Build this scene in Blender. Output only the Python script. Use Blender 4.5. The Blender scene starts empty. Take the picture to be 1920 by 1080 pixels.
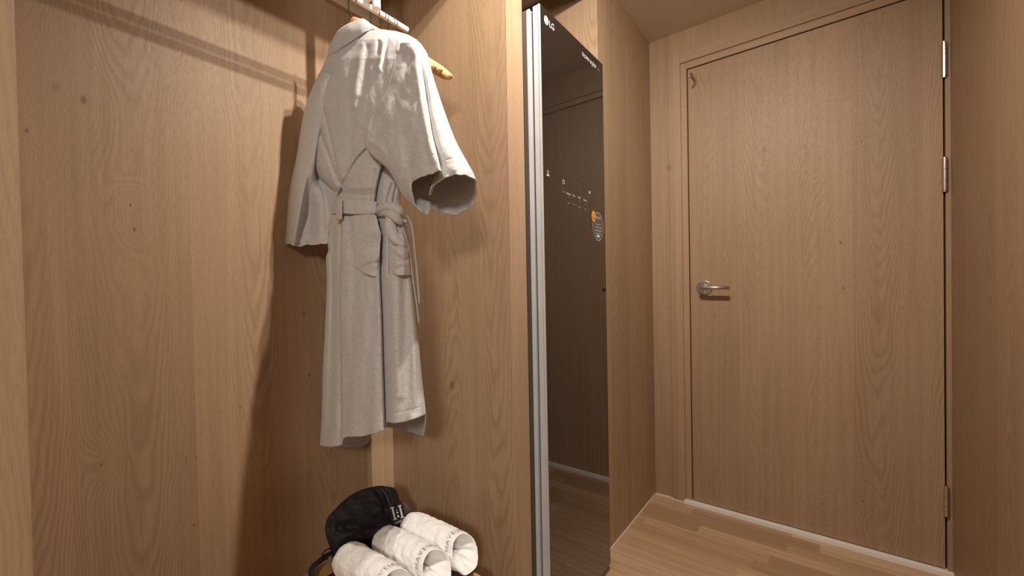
import bpy, math, random
import numpy as np
from mathutils import Vector, Matrix, noise
random.seed(4)
SC = bpy.context.scene
COL = SC.collection

# ------------------------------------------------------------------ camera
YAW, PITCH, ROLL, FPX, CX, CY, CAMH = 0.6951, -0.0135, -0.0203, 794.867, 886.99, 554.88, 1.05
Fv = np.array([-math.sin(YAW)*math.cos(PITCH), math.cos(YAW)*math.cos(PITCH), math.sin(PITCH)])
Rv = np.array([math.cos(YAW), math.sin(YAW), 0.0]); Uv = np.cross(Rv, Fv)
Rv, Uv = Rv*math.cos(ROLL)+Uv*math.sin(ROLL), -Rv*math.sin(ROLL)+Uv*math.cos(ROLL)
CAM = np.array([0, 0, CAMH])
cd = bpy.data.cameras.new('camera'); co = bpy.data.objects.new('camera', cd); COL.objects.link(co)
co.matrix_world = Matrix(((Rv[0], Uv[0], -Fv[0], 0), (Rv[1], Uv[1], -Fv[1], 0), (Rv[2], Uv[2], -Fv[2], CAMH), (0, 0, 0, 1)))
cd.sensor_width = 36; cd.lens = FPX*36/1920
cd.shift_x = (960-CX)/1920; cd.shift_y = (CY-540)/1920
cd.clip_start = 0.02
SC.camera = co

# ------------------------------------------------------------------ world, lights, exposure
SC.view_settings.view_transform = 'Standard'; SC.view_settings.look = 'None'
SC.view_settings.gamma = 1; SC.view_settings.use_curve_mapping = False
SC.view_settings.exposure = -0.08
w = bpy.data.worlds.new('world'); SC.world = w; w.use_nodes = True
w.node_tree.nodes['Background'].inputs[0].default_value = (1.0, 0.93, 0.84, 1)
w.node_tree.nodes['Background'].inputs[1].default_value = 0.33

def spot(name, loc, target, power, color, size, angle, blend):
    l = bpy.data.lights.new(name, 'SPOT'); l.energy = power; l.color = color
    l.shadow_soft_size = size; l.spot_size = math.radians(angle); l.spot_blend = blend
    o = bpy.data.objects.new(name, l); COL.objects.link(o); o.location = loc
    o.rotation_euler = (Vector(target)-Vector(loc)).to_track_quat('-Z', 'Y').to_euler()
    return o
def area(name, loc, target, power, color, size):
    l = bpy.data.lights.new(name, 'AREA'); l.energy = power; l.color = color; l.shape = 'DISK'; l.size = size
    o = bpy.data.objects.new(name, l); COL.objects.link(o); o.location = loc
    o.rotation_euler = (Vector(target)-Vector(loc)).to_track_quat('-Z', 'Y').to_euler()
    return o
WARM = (1.0, 0.91, 0.82)
spot('downlight_lamp', (-0.09, 0.725, 2.245), (-0.52, 1.245, 1.245), 59, WARM, 0.012, 160, 1.0)
spot('downlight_lamp', (-0.24, 0.725, 2.245), (-0.67, 1.245, 1.245), 50, WARM, 0.012, 160, 1.0)
area('room_lamp', (1.3, -2.1, 2.15), (-0.6, 0.9, 1.0), 56, (1.0, 0.93, 0.84), 0.5)

# ------------------------------------------------------------------ node helpers
class NT:
    def __init__(s, name):
        s.m = bpy.data.materials.new(name); s.m.use_nodes = True; s.t = s.m.node_tree; s.n = s.t.nodes
        s.b = s.n['Principled BSDF']
    def new(s, t, **k):
        n = s.n.new(t)
        for a, b in k.items(): setattr(n, a, b)
        return n
    def lk(s, a, b): s.t.links.new(a, b)
    def val(s, x, sock):
        if isinstance(x, (int, float)): sock.default_value = x
        elif isinstance(x, tuple): sock.default_value = x
        else: s.lk(x, sock)
    def math(s, op, a, b=0.0, c=0.0, clamp=False):
        n = s.new('ShaderNodeMath', operation=op); n.use_clamp = clamp
        s.val(a, n.inputs[0]); s.val(b, n.inputs[1]); s.val(c, n.inputs[2]); return n.outputs[0]
    def comb(s, x, y, z):
        n = s.new('ShaderNodeCombineXYZ'); s.val(x, n.inputs[0]); s.val(y, n.inputs[1]); s.val(z, n.inputs[2]); return n.outputs[0]
    def noise(s, v, scale, detail=3, rough=0.5, dist=0.0):
        n = s.new('ShaderNodeTexNoise'); s.lk(v, n.inputs['Vector']); n.inputs['Scale'].default_value = scale
        n.inputs['Detail'].default_value = detail; n.inputs['Roughness'].default_value = rough
        n.inputs['Distortion'].default_value = dist; return n.outputs['Fac']
    def wn(s, v, dim='1D'):
        n = s.new('ShaderNodeTexWhiteNoise', noise_dimensions=dim)
        s.lk(v, n.inputs['W' if dim == '1D' else 'Vector']); return n.outputs['Value']
    def ramp(s, f, stops):
        n = s.new('ShaderNodeValToRGB'); e = n.color_ramp.elements
        while len(e) < len(stops): e.new(0.5)
        for el, (p, c) in zip(e, stops): el.position = p; el.color = (*c, 1) if len(c) == 3 else c
        s.lk(f, n.inputs[0]); return n.outputs[0]
    def mix(s, f, a, b, mode='MIX'):
        n = s.new('ShaderNodeMix', data_type='RGBA', blend_type=mode)
        s.val(f, n.inputs[0]); s.val(a, n.inputs[6]); s.val(b, n.inputs[7]); return n.outputs[2]
    def mr(s, v, a, b, c, d, clamp=True):
        n = s.new('ShaderNodeMapRange', clamp=clamp); s.val(v, n.inputs[0])
        for i, q in enumerate((a, b, c, d)): n.inputs[i+1].default_value = q
        return n.outputs[0]
    def bump(s, h, dist, strength=1.0):
        n = s.new('ShaderNodeBump'); n.inputs['Distance'].default_value = dist; n.inputs['Strength'].default_value = strength
        s.lk(h, n.inputs['Height']); s.lk(n.outputs[0], s.b.inputs['Normal'])

def wood(name, board=0.2, seed=0.0, tint=(1, 1, 1), along='Z', cath=1.0, light=1.0, spots=(), off=0.0):
    """Oak veneer: vertical boards, cathedral figure, fine pores, a few knots."""
    t = NT(name)
    tc = t.new('ShaderNodeTexCoord'); sep = t.new('ShaderNodeSeparateXYZ'); t.lk(tc.outputs['Object'], sep.inputs[0])
    X, Y, Z = sep.outputs
    if along == 'Z': u = t.math('ADD', X, Y); v = Z
    elif along == 'X': u = t.math('ADD', Y, Z); v = X
    else: u = t.math('ADD', X, Z); v = Y
    spot_k = None; halo = None
    for (a0, z0, r) in spots:
        R0 = r; r = r*0.55
        da = t.math('ADD', u, -(a0+off)); dz = t.math('MULTIPLY', t.math('ADD', v, -z0), 0.62)
        dist = t.math('SQRT', t.math('ADD', t.math('MULTIPLY', da, da), t.math('MULTIPLY', dz, dz)))
        k1 = t.mr(dist, r*0.35, r, 1, 0); spot_k = k1 if spot_k is None else t.math('MAXIMUM', spot_k, k1)
        if R0 > 0.0055:
            h1 = t.mr(dist, 0, R0*11, 1, 0); h1 = t.math('MULTIPLY', h1, h1); halo = h1 if halo is None else t.math('ADD', halo, h1)
    u = t.math('ADD', u, seed)
    q = t.math('DIVIDE', u, board); bi = t.math('FLOOR', q)
    r1 = t.wn(bi); r2 = t.wn(t.math('ADD', bi, 31.7)); r3 = t.wn(t.math('ADD', bi, 77.3))
    du = t.math('MULTIPLY', t.math('SUBTRACT', t.math('SUBTRACT', q, bi), t.math('ADD', 0.3, t.math('MULTIPLY', r2, 0.4))), board)
    vo = t.math('ADD', v, t.math('MULTIPLY', r3, 13.0))
    wob = t.noise(t.comb(t.math('MULTIPLY', u, 5), t.math('MULTIPLY', vo, 1.1), bi), 1.0, 3, 0.5)
    wob2 = t.noise(t.comb(t.math('MULTIPLY', u, 30), t.math('MULTIPLY', vo, 14), bi), 1.0, 2, 0.5)
    sgn = t.math('SUBTRACT', t.math('MULTIPLY', t.math('GREATER_THAN', r1, 0.5), 2), 1)
    du2 = t.math('MULTIPLY', t.math('MULTIPLY', du, du), 62.0)
    ph = t.math('ADD', t.math('MULTIPLY', t.math('MULTIPLY', vo, sgn), 0.62), du2)
    ph = t.math('ADD', ph, t.math('MULTIPLY', wob, 0.85))
    ph = t.math('ADD', ph, t.math('MULTIPLY', wob2, 0.035))
    if halo is not None: ph = t.math('ADD', ph, t.math('MULTIPLY', halo, 0.42))
    ring = t.math('SINE', t.math('MULTIPLY', ph, 95.0))
    ring = t.mr(ring, -1, 1, 0, 1)
    ring = t.math('POWER', ring, 1.8)
    amp = t.noise(t.comb(t.math('MULTIPLY', u, 6), t.math('MULTIPLY', vo, 1.2), 3.0), 1.0, 2)
    amp = t.mr(amp, 0.38, 0.62, 0.15, 1.0)
    ring = t.math('MULTIPLY', ring, amp)
    streak = t.noise(t.comb(t.math('MULTIPLY', u, 55), t.math('MULTIPLY', vo, 1.6), 9.0), 1.0, 4, 0.6)
    pores = t.noise(t.comb(t.math('MULTIPLY', u, 900), t.math('MULTIPLY', vo, 38), 5.0), 1.0, 2, 0.6)
    pores = t.mr(pores, 0.50, 0.72, 0, 1)
    broad = t.noise(t.comb(t.math('MULTIPLY', u, 3.5), t.math('MULTIPLY', vo, 0.9), 1.0), 1.0, 3)
    base = t.ramp(broad, [(0.3, (0.480*light, 0.328*light, 0.196*light)), (0.5, (0.510*light, 0.352*light, 0.212*light)), (0.7, (0.510*light, 0.330*light, 0.212*light))])
    c = t.mix(t.mr(streak, 0.35, 0.65, 0.0, 0.38), base, (0.355, 0.222, 0.125, 1))
    c = t.mix(t.math('MULTIPLY', ring, 0.42*cath), c, (0.29, 0.17, 0.095, 1))
    c = t.mix(t.math('MULTIPLY', pores, 0.30), c, (0.25, 0.14, 0.07, 1))
    # knots
    vor = t.new('ShaderNodeTexVoronoi'); t.lk(t.comb(t.math('MULTIPLY', u, 3.3), t.math('MULTIPLY', v, 1.9), 0.5), vor.inputs['Vector'])
    vor.inputs['Scale'].default_value = 1.0; vor.inputs['Randomness'].default_value = 1.0
    k = t.mr(vor.outputs['Distance'], 0.012, 0.040, 1, 0)
    c = t.mix(t.math('MULTIPLY', k, 0.6), c, (0.16, 0.075, 0.035, 1))
    if spot_k is not None: c = t.mix(t.math('MULTIPLY', spot_k, 0.62), c, (0.15, 0.07, 0.035, 1))
    tone = t.mr(r2, 0, 1, 0.77, 0.96)
    c = t.mix(1.0, c, t.comb(t.math('MULTIPLY', tone, tint[0]), t.math('MULTIPLY', tone, tint[1]), t.math('MULTIPLY', tone, tint[2])), 'MULTIPLY')
    t.lk(c, t.b.inputs['Base Color']); t.b.inputs['Roughness'].default_value = 0.48
    t.b.inputs['Specular IOR Level'].default_value = 0.35
    t.bump(t.math('SUBTRACT', t.math('MULTIPLY', ring, 0.5), t.math('MULTIPLY', pores, 0.6)), 0.0004, 0.6)
    return t.m

def floor_mat():
    t = NT('floor_laminate')
    tc = t.new('ShaderNodeTexCoord'); sep = t.new('ShaderNodeSeparateXYZ'); t.lk(tc.outputs['Object'], sep.inputs[0])
    X, Y, Z = sep.outputs
    row = t.math('DIVIDE', Y, 0.068); ri = t.math('FLOOR', row); ro = t.wn(ri)
    cu = t.math('DIVIDE', t.math('ADD', X, t.math('MULTIPLY', ro, 0.9)), 0.46); ci = t.math('FLOOR', cu)
    rid = t.wn(t.comb(ri, ci, 0.0), '3D')
    st = t.noise(t.comb(t.math('MULTIPLY', X, 1.8), t.math('MULTIPLY', Y, 48), t.math('MULTIPLY', rid, 40)), 1.0, 4, 0.6)
    po = t.mr(t.noise(t.comb(t.math('MULTIPLY', X, 25), t.math('MULTIPLY', Y, 500), 2.0), 1.0, 2), 0.5, 0.7, 0, 1)
    c = t.ramp(rid, [(0.0, (0.40, 0.25, 0.14)), (0.5, (0.56, 0.375, 0.225)), (1.0, (0.66, 0.455, 0.285))])
    c = t.mix(t.mr(st, 0.35, 0.65, 0.0, 0.55), c, (0.34, 0.19, 0.095, 1))
    c = t.mix(t.math('MULTIPLY', po, 0.18), c, (0.25, 0.14, 0.07, 1))
    fr = t.math('SUBTRACT', row, ri); e = t.math('LESS_THAN', t.math('MINIMUM', fr, t.math('SUBTRACT', 1, fr)), 0.008)
    c = t.mix(t.math('MULTIPLY', e, 0.35), c, (0.2, 0.11, 0.06, 1))
    t.lk(c, t.b.inputs['Base Color']); t.b.inputs['Roughness'].default_value = 0.42
    t.bump(po, 0.0003, 0.4)
    return t.m

def plain(name, col, rough=0.5, metal=0.0, spec=0.5, coat=0.0, bump=None, vary=0.04):
    t = NT(name); tc = t.new('ShaderNodeTexCoord')
    n = t.noise(tc.outputs['Object'], bump[0] if bump else 12, 4)
    c = t.mix(t.mr(n, 0.3, 0.7, 0, 1), (*[x*(1-vary) for x in col], 1), (*[min(1, x*(1+vary)) for x in col], 1))
    t.lk(c, t.b.inputs['Base Color']); t.b.inputs['Roughness'].default_value = rough
    t.b.inputs['Metallic'].default_value = metal; t.b.inputs['Specular IOR Level'].default_value = spec
    t.b.inputs['Coat Weight'].default_value = coat
    if bump: t.bump(n, bump[1], 1.0)
    return t.m

def cloth_mat(name, col, dark, fine=1.0, amp=0.5):
    t = NT(name); tc = t.new('ShaderNodeTexCoord'); sep = t.new('ShaderNodeSeparateXYZ'); t.lk(tc.outputs['Object'], sep.inputs[0])
    X, Y, Z = sep.outputs; u = t.math('SUBTRACT', X, Y)
    h = t.noise(t.comb(t.math('MULTIPLY', u, 90*fine), t.math('MULTIPLY', Z, 700*fine), t.math('MULTIPLY', Y, 90)), 1.0, 3, 0.65)
    v = t.noise(t.comb(t.math('MULTIPLY', u, 700*fine), t.math('MULTIPLY', Z, 120*fine), t.math('MULTIPLY', Y, 300)), 1.0, 2, 0.6)
    big = t.noise(tc.outputs['Object'], 7, 3)
    f = t.math('ADD', t.math('MULTIPLY', h, 0.6), t.math('MULTIPLY', v, 0.4))
    c = t.mix(t.mr(f, 0.40, 0.62, 0, amp), (*col, 1), (*dark, 1))
    c = t.mix(t.mr(big, 0.3, 0.7, 0, 0.12), c, (*dark, 1))
    t.lk(c, t.b.inputs['Base Color']); t.b.inputs['Roughness'].default_value = 0.95
    t.b.inputs['Specular IOR Level'].default_value = 0.1
    t.b.inputs['Sheen Weight'].default_value = 0.15
    t.bump(f, 0.0012, 0.7)
    return t.m

M = {}
M['wood'] = wood('oak_veneer', 0.21, 0.05)
DOORS = [(0.045, 1.208, .011), (0.051, 1.029, .009), (-0.356, 0.70, .007), (-0.398, 0.914, .006), (-0.016, 1.553, .006), (0.107, 1.592, .006), (-0.026, 0.824, .005), (-0.395, 1.198, .006), (0.218, 1.262, .005), (-0.021, 0.148, .008), (0.102, 0.197, .006)]
BACKS = [(0.174, 1.478, .014), (0.087, 1.387, .007), (0.249, 1.261, .006), (0.255, 1.207, .008), (0.184, 0.683, .006), (0.343, 0.648, .005), (0.367, 0.641, .005), (0.473, 0.743, .005), (0.663, 0.986, .010), (0.675, 0.799, .010), (0.356, 0.474, .006), (0.60, 0.396, .006), (0.359, 1.647, .006)]
M['wood_door'] = wood('oak_veneer_door', 0.19, 0.36, cath=0.8, spots=DOORS, off=2.2214)
M['wood_back'] = wood('oak_veneer_closet', 0.23, 0.40, cath=1.0, spots=BACKS, off=-1.2274)
M['wood_trim'] = wood('oak_veneer_trim', 0.3, 0.75, cath=0.4)
M['wood_horizontal'] = wood('oak_veneer_crosswise', 0.3, 0.2, cath=0.5, along='X')
M['wood_lit_tint'] = wood('oak_batten_lit_tint', 0.3, 0.1, tint=(1.15, 1.18, 1.22), cath=0.3)  # oak with the tint raised so the batten reads as lit
M['wood_light'] = wood('pale_pine', 0.3, 0.2, tint=(1.6, 1.85, 2.3), along='Y', cath=0.4)
M['floor'] = floor_mat()
M['ceiling'] = plain('ceiling_paint', (0.74, 0.68, 0.60), 0.9, bump=(60, 0.0005))
M['caulk'] = plain('pale_sealant', (0.72, 0.62, 0.50), 0.6)
M['threshold'] = plain('white_sill', (0.86, 0.82, 0.76), 0.5)
M['dark'] = plain('dark_gap', (0.02, 0.015, 0.01), 0.9)
M['white'] = plain('white_enamel', (0.88, 0.87, 0.86), 0.3)
M['alu'] = plain('brushed_aluminium', (0.50, 0.51, 0.515), 0.5, 0.15)
M['steel'] = plain('satin_steel', (0.66, 0.61, 0.55), 0.28, 1.0)
M['wire'] = plain('chrome_wire', (0.45, 0.42, 0.42), 0.2, 1.0)
M['glass'] = plain('dark_mirror_glass', (0.012, 0.009, 0.008), 0.03, 0.0, spec=0.9, coat=0.6, vary=0.0)
M['body_dark'] = plain('appliance_dark_grey', (0.06, 0.055, 0.05), 0.45)
M['print'] = plain('silver_print', (0.75, 0.74, 0.72), 0.5)
M['print_dim'] = plain('grey_print', (0.30, 0.28, 0.26), 0.5)
M['sticker'] = plain('sticker_film', (0.11, 0.095, 0.085), 0.4, bump=(400, 0.0002), vary=0.5)
M['orange'] = plain('orange_sticker', (0.85, 0.36, 0.05), 0.5)
M['robe'] = cloth_mat('grey_jersey', (0.67, 0.665, 0.65), (0.42, 0.41, 0.395))
M['towel'] = cloth_mat('white_terry', (0.93, 0.925, 0.91), (0.82, 0.81, 0.79), 0.5, 0.4)
M['bag'] = plain('black_nylon', (0.020, 0.017, 0.022), 0.75, bump=(22, 0.0008), vary=0.2)
M['flap'] = plain('grey_lining', (0.10, 0.085, 0.095), 0.7)
M['leather'] = plain('black_leatherette', (0.025, 0.022, 0.024), 0.5, bump=(200, 0.0005))
M['bench'] = wood('orange_pine', 0.06, 0.11, tint=(1.45, 1.25, 0.95), along='Y', cath=0.5)
M['hanger'] = plain('varnished_beech', (0.80, 0.47, 0.20), 0.3, bump=(30, 0.0003), vary=0.1)
M['ink'] = plain('grey_ink', (0.36, 0.34, 0.34), 0.8)

# ------------------------------------------------------------------ mesh helpers
def wloc(p):
    v = Vector((0, 0, 0))
    while p: v += p.location; p = p.parent
    return v
def mk(name, V, Fc, mat, parent=None, smooth=False, solid=None, bevel=None, sub=0):
    off = wloc(parent)
    me = bpy.data.meshes.new(name)
    me.from_pydata([tuple(Vector(v)-off) for v in V], [], [tuple(f) for f in Fc]); me.update()
    me.materials.append(M[mat] if isinstance(mat, str) else mat)
    if smooth: me.polygons.foreach_set('use_smooth', [True]*len(me.polygons))
    o = bpy.data.objects.new(name, me); COL.objects.link(o); o.parent = parent
    if bevel:
        b = o.modifiers.new('bevel', 'BEVEL'); b.width = bevel; b.segments = 2; b.limit_method = 'ANGLE'
    if solid:
        s = o.modifiers.new('solid', 'SOLIDIFY'); s.thickness = solid; s.offset = 0
    if sub:
        s = o.modifiers.new('sub', 'SUBSURF'); s.levels = sub; s.render_levels = sub
    return o
class G:
    def __init__(s): s.V = []; s.F = []
    def add(s, V, F):
        n = len(s.V); s.V += [tuple(v) for v in V]; s.F += [tuple(i+n for i in f) for f in F]; return s
    def box(s, x0, x1, y0, y1, z0, z1):
        V = [(x, y, z) for x in (x0, x1) for y in (y0, y1) for z in (z0, z1)]
        return s.add(V, [(0, 1, 3, 2), (4, 6, 7, 5), (0, 4, 5, 1), (2, 3, 7, 6), (0, 2, 6, 4), (1, 5, 7, 3)])
    def tube(s, pts, rad, n=16, cap=True, flat=None):
        pts = [Vector(p) for p in pts]; R = rad if isinstance(rad, (list, tuple)) else [rad]*len(pts)
        V = []; up = Vector((0, 0, 1)); prev = None
        for i, p in enumerate(pts):
            d = (pts[min(i+1, len(pts)-1)]-pts[max(i-1, 0)]).normalized()
            if prev is None:
                a = d.cross(up) if abs(d.dot(up)) < 0.95 else d.cross(Vector((1, 0, 0)))
            else: a = prev - d*prev.dot(d)
            a.normalize(); prev = a; b = d.cross(a)
            for k in range(n):
                t = 2*math.pi*k/n
                V.append(p + a*R[i]*math.cos(t) + b*R[i]*(flat or 1)*math.sin(t))
        Fc = [(i*n+k, i*n+(k+1) % n, (i+1)*n+(k+1) % n, (i+1)*n+k) for i in range(len(pts)-1) for k in range(n)]
        if cap: Fc += [tuple(range(n-1, -1, -1)), tuple((len(pts)-1)*n+k for k in range(n))]
        return s.add(V, Fc)
    def mk(s, name, mat, parent=None, **k): return mk(name, s.V, s.F, mat, parent, **k)
def box(name, d, mat, parent=None, bevel=0.0015): return G().box(*d).mk(name, mat, parent, bevel=bevel)
def struct(o): o['kind'] = 'structure'; return o
def thing(name, label, cat, loc=(0, 0, 0), group=None):
    o = bpy.data.objects.new(name, None); COL.objects.link(o); o.location = loc; o.empty_display_size = 0.05
    o['label'] = label; o['category'] = cat
    if group: o['group'] = group
    return o
def cat_rom(P, n, closed=False):
    P = np.asarray(P, float); m = len(P); out = []
    segs = m if closed else m-1
    T = np.linspace(0, segs, n, endpoint=not closed)
    for t in T:
        i = min(int(t), segs-1); f = t-i
        if closed: a, b, c, d = P[(i-1) % m], P[i % m], P[(i+1) % m], P[(i+2) % m]
        else: a, b, c, d = P[max(i-1, 0)], P[i], P[i+1], P[min(i+2, m-1)]
        out.append(0.5*((2*b)+(-a+c)*f+(2*a-5*b+4*c-d)*f*f+(-a+3*b-3*c+d)*f**3))
    return np.array(out)
def text_geo(body, size):
    c = bpy.data.curves.new('t', 'FONT'); c.body = body; c.size = size; c.align_x = 'CENTER'; c.align_y = 'CENTER'; c.extrude = 0.0
    c.resolution_u = 3
    o = bpy.data.objects.new('t', c); COL.objects.link(o); bpy.context.view_layer.update()
    me = o.to_mesh(); V = [tuple(v.co) for v in me.vertices]; Fc = [tuple(p.vertices) for p in me.polygons]
    o.to_mesh_clear(); bpy.data.objects.remove(o); bpy.data.curves.remove(c)
    return V, Fc

# ------------------------------------------------------------------ room
A, D, H = -0.672, 2.2214, 2.266          # left panel plane, far wall plane, ceiling height
BX, NY0, NY1, NY2 = -1.2274, 0.042, 0.973, 1.053
RX = 0.338
struct(G().box(-1.35, 2.6, -3.2, 2.36, -0.05, 0).mk('floor', 'floor'))
struct(G().box(-1.35, 2.6, -3.2, 2.36, H, H+0.05).mk('ceiling', 'ceiling'))
struct(box('wall_closet_back', (BX-0.03, BX, -0.1, 1.60, 0, H), 'wood_back', bevel=None))
struct(box('wall_closet_side', (BX, A, NY1, NY2, 0, H), 'wood', bevel=0.0015))
struct(box('wall_closet_near', (BX, A, NY0-0.06, NY0, 0, H), 'wood', bevel=0.0015))
struct(box('wall_near_left', (A-0.05, A-0.002, -3.2, NY0-0.06, 0, H), 'wood', bevel=None))
g = G(); g.box(A-0.02, A-0.001, NY0, NY1, 2.045, H)
struct(g.mk('trim_1', 'wood_horizontal'))                         # fascia over the closet
struct(box('trim_2', (A-0.02, A-0.001, NY2, 1.585, 2.19, H), 'wood_horizontal'))
struct(box('wall_left', (BX, A, 1.585, 2.36, 0, H), 'wood'))
struct(box('trim_3', (BX, BX+0.018, 0.12, NY1, 1.988, 2.075), 'wood_light', bevel=0.002))   # mounting board
struct(box('trim_4', (BX, BX+0.030, 0.879, NY1, 0, 1.62), 'wood_lit_tint', bevel=0.002))        # corner batten, its lit look painted into the wood tint
# far wall with the door opening
g = G(); g.box(A, -0.530, D, D+0.13, 0, H); g.box(-0.530, RX, D, D+0.13, 2.11, H); g.box(-0.530, RX, D+0.05, D+0.13, 0, 2.11)
struct(g.mk('wall_far', 'wood_trim'))
struct(box('wall_right', (RX, RX+0.06, -0.25, 2.36, 0, H), 'wood', bevel=None))
g = G(); g.box(-0.586, -0.530, D-0.012, D+0.05, 0, 2.165)
struct(g.mk('trim_5', 'wood_trim', bevel=0.002))
struct(G().box(-0.530, RX, D-0.012, D+0.05, 2.11, 2.165).mk('trim_6', 'wood_horizontal', bevel=0.002))
g = G(); g.box(-0.530, -0.5035, D-0.004, D+0.05, 0.0, 2.11); g.box(0.3245, RX, D-0.004, D+0.05, 0.0, 2.11)
struct(g.mk('trim_7', 'wood_trim', bevel=0.001))
struct(G().box(-0.5035, 0.3245, D-0.004, D+0.05, 2.0785, 2.11).mk('trim_8', 'wood_horizontal', bevel=0.001))
struct(box('trim_9', (-0.535, RX, D-0.022, D+0.05, 0, 0.017), 'threshold', bevel=0.001))
struct(G().box(A, A+0.004, 1.585, D, 0, 0.006).box(A, -0.586, D-0.004, D, 0, 0.006).box(-0.59, -0.53, D-0.016, D-0.012, 0, 0.006).mk('baseboard_left', 'caulk'))
# door
door = struct(box('door_1', (-0.499, 0.3195, D, D+0.04, 0.021, 2.0745), 'wood_door', bevel=0.001))
g = G().tube([(-0.439, D, 1.04), (-0.439, D-0.004, 1.04), (-0.439, D-0.008, 1.04)], [0.034, 0.034, 0.032], 40)
g.tube([(-0.4385, D-0.0075, 1.061), (-0.4385, D-0.0095, 1.061)], 0.0035, 12); g.tube([(-0.4385, D-0.0075, 1.019), (-0.4385, D-0.0095, 1.019)], 0.0035, 12)
g.mk('rosette', 'steel', door, smooth=False, bevel=0.0006)
pts = [(-0.445, D-0.008, 1.04), (-0.445, D-0.035, 1.04), (-0.444, D-0.048, 1.04), (-0.438, D-0.056, 1.04), (-0.428, D-0.058, 1.04), (-0.40, D-0.058, 1.0395), (-0.33, D-0.058, 1.038)]
G().tube(pts, 0.0085, 20).mk('handle', 'steel', door, smooth=True)
for z0, z1 in ((1.766, 1.880), (1.367, 1.478), (0.218, 0.318)):
    g = G(); n = 3; L = (z1-z0)/n
    for k in range(n): g.tube([(0.3215, D-0.010, z0+k*L+0.0006), (0.3215, D-0.010, z0+(k+1)*L-0.0006)], 0.0078, 16)
    g.tube([(0.3215, D-0.010, z0-0.005), (0.3215, D-0.010, z1+0.005)], 0.0055, 12)
    g.mk('hinge', 'steel', door)
g = G().box(-0.493, -0.480, D-0.006, D, 2.035, 2.058); g.tube([(-0.484, D-0.008, 2.05), (-0.474, D-0.018, 2.032), (-0.462, D-0.020, 2.010), (-0.466, D-0.010, 1.998), (-0.478, D-0.003, 1.985)], 0.0050, 10)
g.mk('door_catch', 'steel', door, smooth=False)

# ------------------------------------------------------------------ clothes care cabinet
cab = thing('clothes_steamer_cabinet', 'tall built-in clothes care cabinet with a black mirror glass front and aluminium handle strip', 'appliance', (-0.9, 1.28, 0))
GX, GY0, GY1, GZ0, GZ1 = -0.62, 1.062, 1.506, 0.03, 1.862
g = G().box(-1.19, -0.664, 1.056, 1.560, 0.03, 1.855); g.box(-0.672, -0.6572, 1.0531, 1.0545, 0.03, 1.852)
for x in (-1.15, -0.72):
    for y in (1.10, 1.50): g.tube([(x, y, 0), (x, y, 0.031)], 0.02, 16)
g.mk('cabinet_body', 'body_dark', cab, bevel=0.002)
g = G().box(-0.672, -0.649, 1.054, 1.130, 0.03, 1.852); g.box(-0.664, -0.647, 1.0535, 1.0565, 0.03, 1.852)
g.mk('handle_strip', 'alu', cab, bevel=0.0006)
g = G().box(-0.641, GX-0.003, GY0+0.006, GY1, GZ0, GZ1); g.mk('door_frame', 'body_dark', cab, bevel=0.001)
g = G().box(-0.641, GX+0.0002, GY0-0.001, GY0+0.006, GZ0, GZ1-0.004); g.box(-0.6225, GX+0.001, GY0-0.003, GY0+0.004, GZ0, GZ1-0.004)
g.mk('edge_trim', 'alu', cab, bevel=0.0008)
gl = box('glass_front', (GX-0.0035, GX, GY0+0.006, GY1, GZ0, GZ1), 'glass', cab, bevel=0.0008)
box('hinge_cap', (-0.655, -0.643, 1.090, 1.104, 1.815, 1.845), 'white', cab, bevel=0.002)
def on_glass(V, y, z, dx=0.0006, sy=1.0, sz=1.0, rot=0.0):
    c, s = math.cos(rot), math.sin(rot)
    return [(GX+dx, y+(v[0]*c-v[1]*s)*sy, z+(v[0]*s+v[1]*c)*sz) for v in V]
def gtext(name, body, size, y, z, mat, sy=1.0):
    V, Fc = text_geo(body, size); return mk(name, on_glass(V, y, z, sy=sy), Fc, mat, cab)
def disc(r1, r2=0.0, n=40, a0=0.0, a1=2*math.pi, sx=1.0, sy=1.0):
    V = []; Fc = []
    for k in range(n+1):
        t = a0+(a1-a0)*k/n
        V += [(r2*math.cos(t)*sx, r2*math.sin(t)*sy), (r1*math.cos(t)*sx, r1*math.sin(t)*sy)]
    for k in range(n): Fc.append((2*k, 2*k+1, 2*k+3, 2*k+2))
    return V, Fc
g = G()
V, Fc = disc(0.0125, 0.0108); g.add(on_glass(V, 1.100, 1.829), Fc)
V, Fc = disc(0.0108, 0.0, 40); g.add(on_glass(V, 1.100, 1.829, 0.0004), Fc)
g.mk('brand_emblem', 'print', cab)
g = G(); V, Fc = disc(0.0078, 0.0062, 30, math.pi*0.55, math.pi*2.0); g.add(on_glass(V, 1.100, 1.829, 0.0009), Fc)
g.add(on_glass([(-0.0012, -0.004), (0.0002, -0.004), (0.0002, 0.004), (-0.0012, 0.004)], 1.0995, 1.829, 0.0009), [(0, 1, 2, 3)])
g.add(on_glass([(0, -0.004), (0.003, -0.004), (0.003, -0.0028), (0, -0.0028)], 1.0995, 1.829, 0.0009), [(0, 1, 2, 3)])
V, Fc = disc(0.0013, 0, 12); g.add(on_glass(V, 1.0965, 1.832, 0.0009), Fc)
g.mk('emblem_face', 'body_dark', cab)
gtext('brand_lettering', 'LG', 0.026, 1.132, 1.827, 'print')
gtext('model_lettering', 'TROMM', 0.017, 1.362, 1.829, 'print', 0.95)
gtext('model_lettering', 'styler', 0.024, 1.422, 1.830, 'print', 1.0)
gtext('model_lettering', 'black', 0.010, 1.468, 1.828, 'print_dim')
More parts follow.
